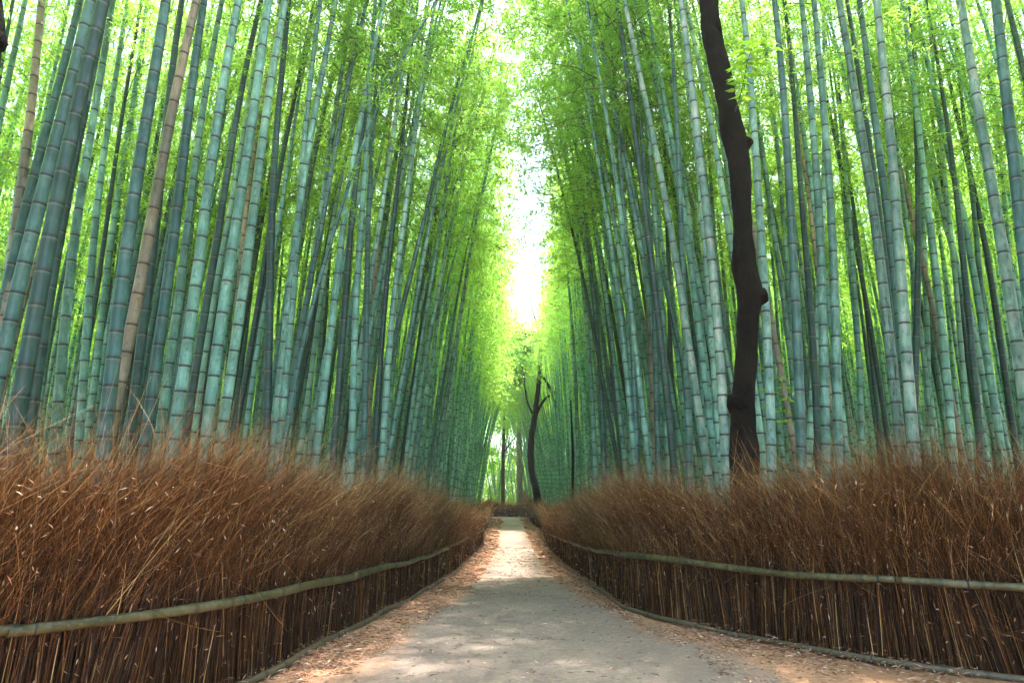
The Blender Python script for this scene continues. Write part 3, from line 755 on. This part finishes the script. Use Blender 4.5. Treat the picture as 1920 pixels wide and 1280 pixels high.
# ---------------------------------------------------------------- the stand: more bamboo
fl = PL[np.argsort(PL[:, 1])]; fr_ = PR[np.argsort(PR[:, 1])]
cell = {}
def ok(x, y, r):
    cx, cy = int(x // 1), int(y // 1)
    for a in (-1, 0, 1):
        for b in (-1, 0, 1):
            for (px, py) in cell.get((cx + a, cy + b), ()):
                if (px - x) ** 2 + (py - y) ** 2 < r * r: return False
    cell.setdefault((cx, cy), []).append((x, y)); return True
for p in placed: cell.setdefault((int(p[0] // 1), int(p[1] // 1)), []).append(p)
cands = []
for _ in range(30000):
    y = -7 + 83 * rng.random(); x = -34 + 68 * rng.random()
    xlft = np.interp(y, fl[:, 1], fl[:, 0]) - .75; xrgt = np.interp(y, fr_[:, 1], fr_[:, 0]) + np.interp(y, [10, 18, 44, 46], [.75, 1.2, 1.4, .8])
    if y > 52: xlft, xrgt = (-.2, .2) if y > 60 else (-8, 1.6)
    if y < 3.2: xlft, xrgt = -5.2, 5.2
    if xlft < x < xrgt: continue
    if y < 3.2 and abs(x) > 12: continue
    if y > 60 and abs(x + 1) < 7 and rng.random() < .86: continue
    if abs(x) > max(13, 1.02 * y + 4): continue
    if 3.2 <= y < 9.2 and abs(x) / y < 1.3: continue
    if 1.0 < x < 2.2 and 39 < y < 42: continue
    edge = min(abs(x - xlft), abs(x - xrgt))
    if not ok(x, y, .50 if edge > 2.5 else .40): continue
    cands.append((x, y))
inview = [c for c in cands if c[1] > 3 and abs(c[0]) / c[1] < .93 and c[1] < 60]
inview.sort(key=lambda c: c[1] + (6 if abs(c[0]) > 10 else 0))
N_IND = 298 - len(placed)
indiv = inview[:N_IND]; sindiv = set(indiv)
GL = {}
for i, (x, y) in enumerate(indiv):
    left = x < 0
    side = 'left' if left else 'right'
    sg = 1 if left else -1
    lean = sg * (.035 - .13 * abs(x) / y + .03 * rng.normal())
    hug = y > 7 and ((left and x > np.interp(y, fl[:, 1], fl[:, 0]) - 2.6) or ((not left) and x < np.interp(y, fr_[:, 1], fr_[:, 0]) + 2.6))
    if hug: lean = sg * ((.03 if left else .02) + (.055 if left else .035) * rng.random() + (.05 if rng.random() < .18 else 0))
    tr = (not left) and 17 < y < 44
    if tr and hug: lean = -.02 * rng.random()
    k = rng.random()
    kind = 'tan' if k < .05 else 'dark' if k < .2 else 'pale' if k < .34 else 'blue' if k < .5 else 'green'
    near = y < 13
    word = {'tan': 'dry tan', 'dark': 'dark green', 'pale': 'pale green', 'blue': 'bluish', 'green': 'plain teal-green'}[kind]
    lab = f'{word} culm in the crowd behind the front culms, {side} of the path, ' + ('near part' if near else 'farther part')
    add_bamboo(x, y, lean, .03 * rng.normal(), (0 if left else PI) + .5 * rng.normal(), .5 * (.075 + .045 * rng.random()), (14.5 if hug else 12.5) + 3.5 * rng.random(),
               1 if hug else int(rng.integers(0, 2)), kind, lab, f'{word} bamboo culms crowded on the {side} of the path, ' + ('near' if near else 'farther'), y < 16, True, 200 + i, (3 if tr else 4) if hug and y > 9 else None)
rest = [c for c in cands if c not in sindiv]
parts = []; crown_parts = []
hugc = [crown_data(BENDS[1], 6.5 + .9 * v, 46, 4, .155, bare=2, reach=1.4) for v in range(2)] + [crown_data(BENDS[0], 8.3, 34, 5, .15, bare=2, reach=1.1)]
low = [crown_data(b_, 6.0 + 1.0 * v, 32, 3, .18, bare=2) for b_ in BENDS for v in range(2)]
for i, (x, y) in enumerate(rest):
    left = x < 0 if y < 60 else rng.random() < .5
    sg = 1 if left else -1
    lean = sg * (.035 - .13 * min(1, abs(x) / max(y, 3)) + .03 * rng.normal()) * (1 if y > 3 else 0)
    hl = left and y > 3 and x > np.interp(y, fl[:, 1], fl[:, 0]) - 2.6; hr = (not left) and y > 3 and x < np.interp(y, fr_[:, 1], fr_[:, 0]) + 3.0
    if hl: lean = .015 + .055 * rng.random() + (.05 if y > 42 else 0)
    if hr: lean = -.01 - (.035 if y < 45 else .07) * rng.random() - (.05 if y > 45 else 0)
    if hr and 17 < y < 44: lean = -.02 * rng.random()
    H = (14.5 if hl or hr else 12) + 3.5 * rng.random(); bi = 0 if hr and 17 < y < 44 else 2 if (hl or hr) and y > 45 else 1 if hl or hr else int(rng.integers(0, 2)); r0 = .5 * (.075 + .045 * rng.random())
    R = np.array(lean_matrix(lean, .03 * rng.normal(), (0 if left else PI) + .5 * rng.normal()).to_3x3()); o = np.array([x, y, gz(y) - .05])
    z = np.linspace(0, H * .99, 13); P = axis(z, BENDS[bi], H) @ R.T + o
    V, Fq, a = tube(P, culm_radius(z / H, r0), 6, node=z / .31, tint=rng.random(), caps=False)
    parts.append((V, Fq, a))
    lv, br = hugc[2] if (hr and 17 < y < 44) else hugc[int(rng.integers(0, 2))] if hl or hr else low[bi * 2 + int(rng.integers(0, 2))]
    s = H / H0
    crown_parts.append(((lv[0] * s) @ R.T + o, lv[1], lv[2]))
V, Fq, A = join(parts)
V2, F2, A2 = join(crown_parts); A2['node'] = np.zeros(len(V2))
Vj, Fj, Aj = join([(V, Fq, A), (V2, F2, A2)])
gv = mesh_obj('bamboo_grove', Vj, Fj, M['grove'], attrs=Aj)
gv.data.materials.append(M['leaf'])
mi = np.zeros(len(Fj), np.int32); mi[len(Fq):] = 1; gv.data.polygons.foreach_set('material_index', mi)
tag(gv, 'deep bamboo grove massed behind the single culms on both sides', 'bamboo grove', kind='stuff')
print('BAMBOO', len(placed), len(indiv), len(rest), len(Fj))

# far foliage beyond the grove
N = 150000
c = []
ncl = 1500
ang = rng.random(ncl) * PI * 1.35 - PI * .175
rad = 40 + 38 * rng.random(ncl)
cx = np.cos(ang) * rad; cy = np.sin(ang) * rad + 12
cz = .4 + 17 * rng.random(ncl)
keep = ~((np.abs(cx) < 2.2) & (cz > 9))
cc = np.stack([cx, cy, cz], -1)[keep]
sp = 1.0 + 1.3 * rng.random(len(cc))
bk = np.stack([-46 + 92 * rng.random(1100), 64 + 16 * rng.random(1100), 6 * rng.random(1100) ** 1.4], -1); a9 = rng.random(700); s9 = np.where(rng.random(700) < .5, -1, 1)
bk2 = np.stack([s9 * (31 + 5 * rng.random(700)), 8 + 58 * a9, 5 * rng.random(700)], -1)
bk3 = np.stack([-9 + 17 * rng.random(260), 63 + 12 * rng.random(260), 7 * rng.random(260)], -1)
cc = np.concatenate([cc, bk, bk2, bk3]); sp = np.concatenate([sp, np.full(len(bk) + len(bk2) + len(bk3), 1.0)])
N = 300000
q = rng.integers(0, len(cc), N)
Pp = cc[q] + rng.normal(size=(N, 3)) * sp[q][:, None] * [.6, .6, .5]; Pp[:, 2] = np.abs(Pp[:, 2])
keep = Pp[:, 1] > 57; keep |= np.abs(Pp[:, 0]) > 30; Pp = Pp[keep]; q = q[keep]; N = len(Pp)
tq = rng.random(len(cc))
lv = leaves(Pp, rng.normal(size=(N, 3)) + [0, 0, -.4], .26 + .16 * rng.random(N), .08 + .05 * rng.random(N), np.clip(tq[q] * .6 + .3 * rng.random(N), 0, .9))
tag(mesh_obj('distant_foliage', *lv[:2], M['leaf'], None, lv[2], smooth=False), 'bright green far foliage seen between the culms and beyond the bend', 'foliage', kind='stuff')

# ---------------------------------------------------------------- trees
def resample(P, r, step):
    P = np.asarray(P, float); s = np.concatenate([[0], np.cumsum(np.linalg.norm(np.diff(P, axis=0), axis=1))])
    ss = np.linspace(0, s[-1], max(4, int(s[-1] / step)))
    Q = np.stack([np.interp(ss, s, P[:, k]) for k in range(3)], -1); rr = np.interp(ss, s, r)
    for _ in range(2):
        Q[1:-1] = (Q[:-2] + 2 * Q[1:-1] + Q[2:]) / 4; rr[1:-1] = (rr[:-2] + 2 * rr[1:-1] + rr[2:]) / 4
    return Q, rr
def tree_from(pixlimbs, Y, label, m, leaf=None, sides=14, step=.08, bump=.22, name='tree', group=None, extra=None, dip=None):
    """pixlimbs: first is trunk; each list of (x,y,width)"""
    roots = []
    P0 = np.array([at(x, y, Y) for x, y, w in pixlimbs[0]]); r0 = np.array([w * Y / F / 2 for x, y, w in pixlimbs[0]])
    g = float(gz(Y)); foot = P0[0].copy(); foot[2] = g - .1
    P0 = np.vstack([foot, P0]); r0 = np.concatenate([[r0[0] * 1.25], r0])
    root = empty(name, (foot[0], foot[1], g)); o = np.array([foot[0], foot[1], g]); tag(root, label, 'tree', group)
    Q, rr = resample(P0, r0, step); parts = [tube(Q - o, rr, sides, bump=bump, seed=3)]
    if extra:
        for (kx, ky, kr, dx, dz) in extra:
            c = at(kx, ky, Y) - o; pts = np.array([c, c + np.array([dx, -.02, dz]) * .5, c + np.array([dx, -.03, dz])])
            Qk, rk = resample(pts, np.array([kr * 1.3, kr, kr * .75]), .03); parts.append(tube(Qk, rk, 10, bump=.25, seed=9))
    V, Fq, A = join(parts); mesh_obj('trunk', V, Fq, m, root)
    for k, limb in enumerate(pixlimbs[1:]):
        dy = rng.normal() * .25
        Pk = np.array([at(x, y, Y + dy * i / len(limb)) for i, (x, y, w) in enumerate(limb)]); rk = np.array([w * Y / F / 2 for x, y, w in limb])
        Qk, rk = resample(Pk, rk, step); V, Fq, A = tube(Qk - o, rk, 8, bump=bump * .6, seed=k); mesh_obj('branch', V, Fq, m, root)
    if leaf:
        lm, blobs, ll = leaf; Ps, tt = [], []
        for (x, y, rad, n) in blobs:
            c = at(x, y, Y) - o; R = rad * Y / F
            ncl = max(3, n // 40); cs = c + rng.normal(size=(ncl, 3)) * R * .55
            qi = rng.integers(0, ncl, n); Ps.append(cs[qi] + rng.normal(size=(n, 3)) * R * [.3, .3, .18]); tt.append(rng.random(ncl)[qi] * .6 + .3 * rng.random(n))
        Ps = np.concatenate(Ps); tt = np.concatenate(tt); n = len(Ps)
        lv = leaves(Ps, rng.normal(size=(n, 3)) * [1, 1, .5], ll * (.7 + .6 * rng.random(n)), ll * .42 * (.8 + .4 * rng.random(n)), tt)
        mesh_obj('crown', *lv[:2], lm, root, lv[2], smooth=False)
    return root
big = [(1399, 980, 53), (1396, 850, 47), (1393, 760, 41), (1399, 680, 40), (1402, 600, 44), (1409, 552, 50), (1394, 495, 42), (1391, 420, 42), (1386, 330, 43), (1377, 265, 48), (1364, 200, 44), (1350, 130, 43), (1336, 65, 46), (1328, 0, 42), (1315, -120, 42), (1322, -260, 38), (1312, -420, 32)]
tree_from([big, [(1318, -230, 24), (1260, -330, 18), (1190, -400, 11)], [(1320, -250, 24), (1380, -370, 18), (1440, -430, 10)]], 7.3,
          'thick bare dark-brown tree trunk rising out of the right fence', M['bark'], leaf=(M['leaf_dark'], [(1200, -400, 120, 900), (1440, -450, 120, 900), (1310, -480, 120, 900)], .11),
          sides=20, step=.05, extra=[(1382, 285, .10, .17, .17), (1404, 560, .12, .21, .05), (1332, 60, .14, -.06, -.05), (1392, 470, .13, -.04, .02), (1352, 150, .13, .05, .0), (1403, 620, .12, .05, -.06), (1384, 760, .13, -.07, -.05)])
# leafy sprig on the trunk
def sprig(name, stem_pts, Y, blobs, ll, label, cat, m='leaf_young', n=14):
    P = np.array([at(x, y, Y) for x, y in stem_pts]); o = P[0].copy()
    root = empty(name, tuple(o)); tag(root, label, cat)
    Q, r = resample(P, np.linspace(.008, .003, len(P)), .04)
    V, Fq, A = tube(Q - o, r, 6); mesh_obj('stem', V, Fq, M['branch'], root)
    Ps, Ds, tw = [], [], []
    for (x, y, k) in blobs:
        c = at(x, y, Y + .1 * rng.normal()); a0 = rng.random() * 6
        j = np.argmin(np.linalg.norm(Q - c, axis=1)); tw.append((Q[j] - o, c - o))
        for q in range(k):
            a = a0 + q * 2 * PI / k + .3 * rng.normal()
            d = np.array([math.cos(a), math.sin(a) * .6, -.15 + .45 * math.sin(a)]); Ps.append(c - o + d * .01); Ds.append(d)
    n = len(Ps); lv = leaves(np.array(Ps), np.array(Ds), ll * (.8 + .4 * rng.random(n)), ll * .36 * (.85 + .3 * rng.random(n)), .3 + .6 * rng.random(n))
    mesh_obj('foliage', *lv[:2], M[m], root, lv[2], smooth=False)
    a = np.array([t[0] for t in tw]); b = np.array([t[1] for t in tw]); L = np.linalg.norm(b - a, axis=1) + 1e-4
    rb_ = ribbons(a, b - a + 1e-5, L, np.full(len(tw), .005), np.zeros((len(tw), 3)), 2, np.full(len(tw), .2))
    mesh_obj('twig', *rb_[:2], M['branch'], root, rb_[2])
sprig('leafy_sprig', [(1378, 210), (1388, 180), (1395, 150), (1400, 120), (1408, 95)], 6.7,
      [(1388, 155, 6), (1380, 128, 6), (1398, 118, 7), (1410, 92, 7), (1412, 78, 6), (1432, 92, 6), (1448, 92, 6), (1398, 95, 6), (1405, 138, 5), (1378, 148, 5), (1392, 182, 5), (1436, 78, 5), (1386, 100, 5), (1402, 108, 7), (1392, 140, 7), (1384, 168, 6), (1424, 84, 6), (1418, 118, 6)],
      .165, 'small sprig of bright green oval leaves growing from the dark trunk', 'sprig')
sprig('sapling', [(1455, 860), (1452, 790), (1446, 740), (1440, 700)], 8.1,
      [(1440, 700, 6), (1462, 708, 6), (1450, 735, 7), (1478, 748, 6), (1468, 770, 6), (1440, 765, 6), (1490, 735, 5), (1455, 790, 6), (1480, 790, 6), (1435, 730, 6), (1470, 725, 6), (1425, 690, 5)],
      .10, 'small green sapling showing behind the fence right of the dark trunk', 'sapling')
# dark trunk just reaching into the top-left corner
tree_from([[(-150, 900, 60), (-130, 600, 58), (-95, 350, 56), (-60, 200, 54), (-28, 100, 58), (-20, 50, 60), (-28, 0, 58), (-45, -150, 52), (-60, -350, 40)]], 5.2,
          'dark tree trunk just touching the top left corner of the photo', M['bark'], sides=18, step=.06, extra=[(-18, 75, .12, .05, -.05)])
# the far forked tree
tree_from([[(1008, 930, 13.4), (998, 890, 11.8), (994, 850, 11.8), (997, 815, 10.9), (1003, 780, 10.9), (1007, 745, 9.2), (1011, 710, 8.4), (1013, 670, 7.6), (1017, 630, 5.9), (1019, 590, 4.2), (1016, 550, 3.4), (1020, 510, 1.7)],
           [(1000, 790, 5.9), (1012, 762, 5.9), (1022, 745, 5.0), (1031, 741, 3.4)], [(998, 775, 4.2), (988, 755, 3.4), (984, 725, 2.9), (982, 695, 2.5)],
           [(1012, 672, 5.0), (1012, 645, 4.2), (1005, 632, 3.4), (985, 625, 2.9), (966, 622, 2.5), (948, 616, 1.7)], [(1011, 650, 4.2), (1008, 610, 3.4), (999, 585, 2.5), (993, 560, 1.7)],
           [(1013, 700, 5.9), (1025, 715, 5.0), (1034, 735, 5.0), (1042, 760, 4.2), (1044, 790, 2.5)], [(1017, 640, 4.2), (1026, 612, 3.4), (1030, 580, 2.5), (1028, 545, 1.7)],
           [(1018, 660, 3.4), (1035, 650, 2.5), (1046, 630, 1.7)], [(1036, 742, 4.2), (1052, 715, 4.2), (1066, 700, 3.4), (1070, 685, 2.5)]], 43.5,
          'slender black forked tree leaning over the far end of the path', M['bark'],
          leaf=(M['leaf_dark'], [(972, 690, 22, 700), (985, 655, 18, 450), (968, 712, 14, 300), (1000, 640, 16, 250), (1045, 645, 20, 300), (975, 640, 12, 150)], .2), sides=10, step=.25, bump=.15)
tree_from([[(943, 940, 7), (943, 880, 6.5), (944, 830, 6), (945, 780, 5), (946, 735, 4), (944, 700, 2)], [(944, 850, 3), (955, 832, 2.5), (965, 820, 2)], [(945, 800, 3), (932, 785, 2), (924, 775, 2)]], 59.0,
          'thin brown tree with bright leaf layers beyond the end of the path', M['bark_far'],
          leaf=(M['leaf_young'], [(948, 740, 26, 900), (962, 850, 15, 300), (925, 850, 15, 300), (935, 790, 20, 500), (960, 780, 18, 400), (945, 700, 26, 700)], .3), sides=8, step=.4, bump=.1)
tree_from([[(975, 945, 12), (974, 900, 11.5), (974, 850, 11), (973, 810, 9), (973, 785, 6), (971, 774, 2)]], 56.5,
          'pale grey broken-off tree trunk beyond the end of the path', M['bark_pale'], sides=12, step=.3, bump=.12)
tree_from([[(1074, 915, 5), (1074, 860, 5), (1073, 820, 4.5), (1071, 780, 3.5), (1070, 750, 2)]], 31.0,
          'narrow black trunk half hidden among culms right of the forked tree', M['bark'], sides=8, step=.25, bump=.12)

# ---------------------------------------------------------------- air
def haze():
    x0, x1, y0, y1, z0, z1 = -950, 950, -950, 1250, -8, 24
    V = np.array([(x, y, z) for z in (z0, z1) for y in (y0, y1) for x in (x0, x1)], float)
    Fq = np.array([(0, 2, 3, 1), (4, 5, 7, 6), (0, 1, 5, 4), (2, 6, 7, 3), (0, 4, 6, 2), (1, 3, 7, 5)])
    m, nt, N = mat('haze_air'); o = N('ShaderNodeOutputMaterial'); v = N('ShaderNodeVolumePrincipled')
    v.inputs['Color'].default_value = (.86, .95, .90, 1); v.inputs['Density'].default_value = .0008; v.inputs['Anisotropy'].default_value = .2
    nt.links.new(v.outputs[0], o.inputs['Volume'])
    tag(mesh_obj('haze', V, Fq, m, smooth=False), 'thin bright haze hanging in the grove', 'haze', kind='stuff')
haze()

# ---------------------------------------------------------------- light
w = bpy.data.worlds.new('World'); bpy.context.scene.world = w; w.use_nodes = True
nt = w.node_tree; bg = nt.nodes['Background']
sky = nt.nodes.new('ShaderNodeTexSky'); sky.sky_type = 'NISHITA'; sky.sun_disc = False
EL, AZ = math.radians(72), math.radians(14)        # azimuth from +Y toward +X
sky.sun_elevation = EL; sky.sun_rotation = AZ; sky.dust_density = 2.5; sky.air_density = 1.0
nt.links.new(sky.outputs[0], bg.inputs[0]); bg.inputs[1].default_value = .15
sd = bpy.data.lights.new('sun', 'SUN'); sd.energy = 2.0; sd.angle = math.radians(.6); sd.color = (1, .95, .86)
so = bpy.data.objects.new('sun', sd); C.objects.link(so)
dirv = Vector((math.sin(AZ) * math.cos(EL), math.cos(AZ) * math.cos(EL), math.sin(EL)))
so.rotation_euler = dirv.to_track_quat('Z', 'Y').to_euler()

cam = bpy.data.cameras.new('camera'); co = bpy.data.objects.new('camera', cam); C.objects.link(co)
co.location = (0, 0, CAM_Z); co.rotation_euler = (PI / 2 + TH, 0, 0)
cam.sensor_width = 36; cam.lens = 36 * F / 1920; cam.clip_end = 3000; cam.clip_start = .05
sc = bpy.context.scene; sc.camera = co
sc.view_settings.view_transform = 'Standard'; sc.view_settings.look = 'None'; sc.view_settings.gamma = 1
sc.view_settings.exposure = 3.0
sc.render.engine = 'CYCLES'
sc.cycles.max_bounces = 6; sc.cycles.diffuse_bounces = 4; sc.cycles.glossy_bounces = 1; sc.cycles.transmission_bounces = 4
sc.cycles.use_denoising = True; sc.cycles.use_adaptive_sampling = True; sc.cycles.adaptive_threshold = .025
sc.cycles.sample_clamp_indirect = 8
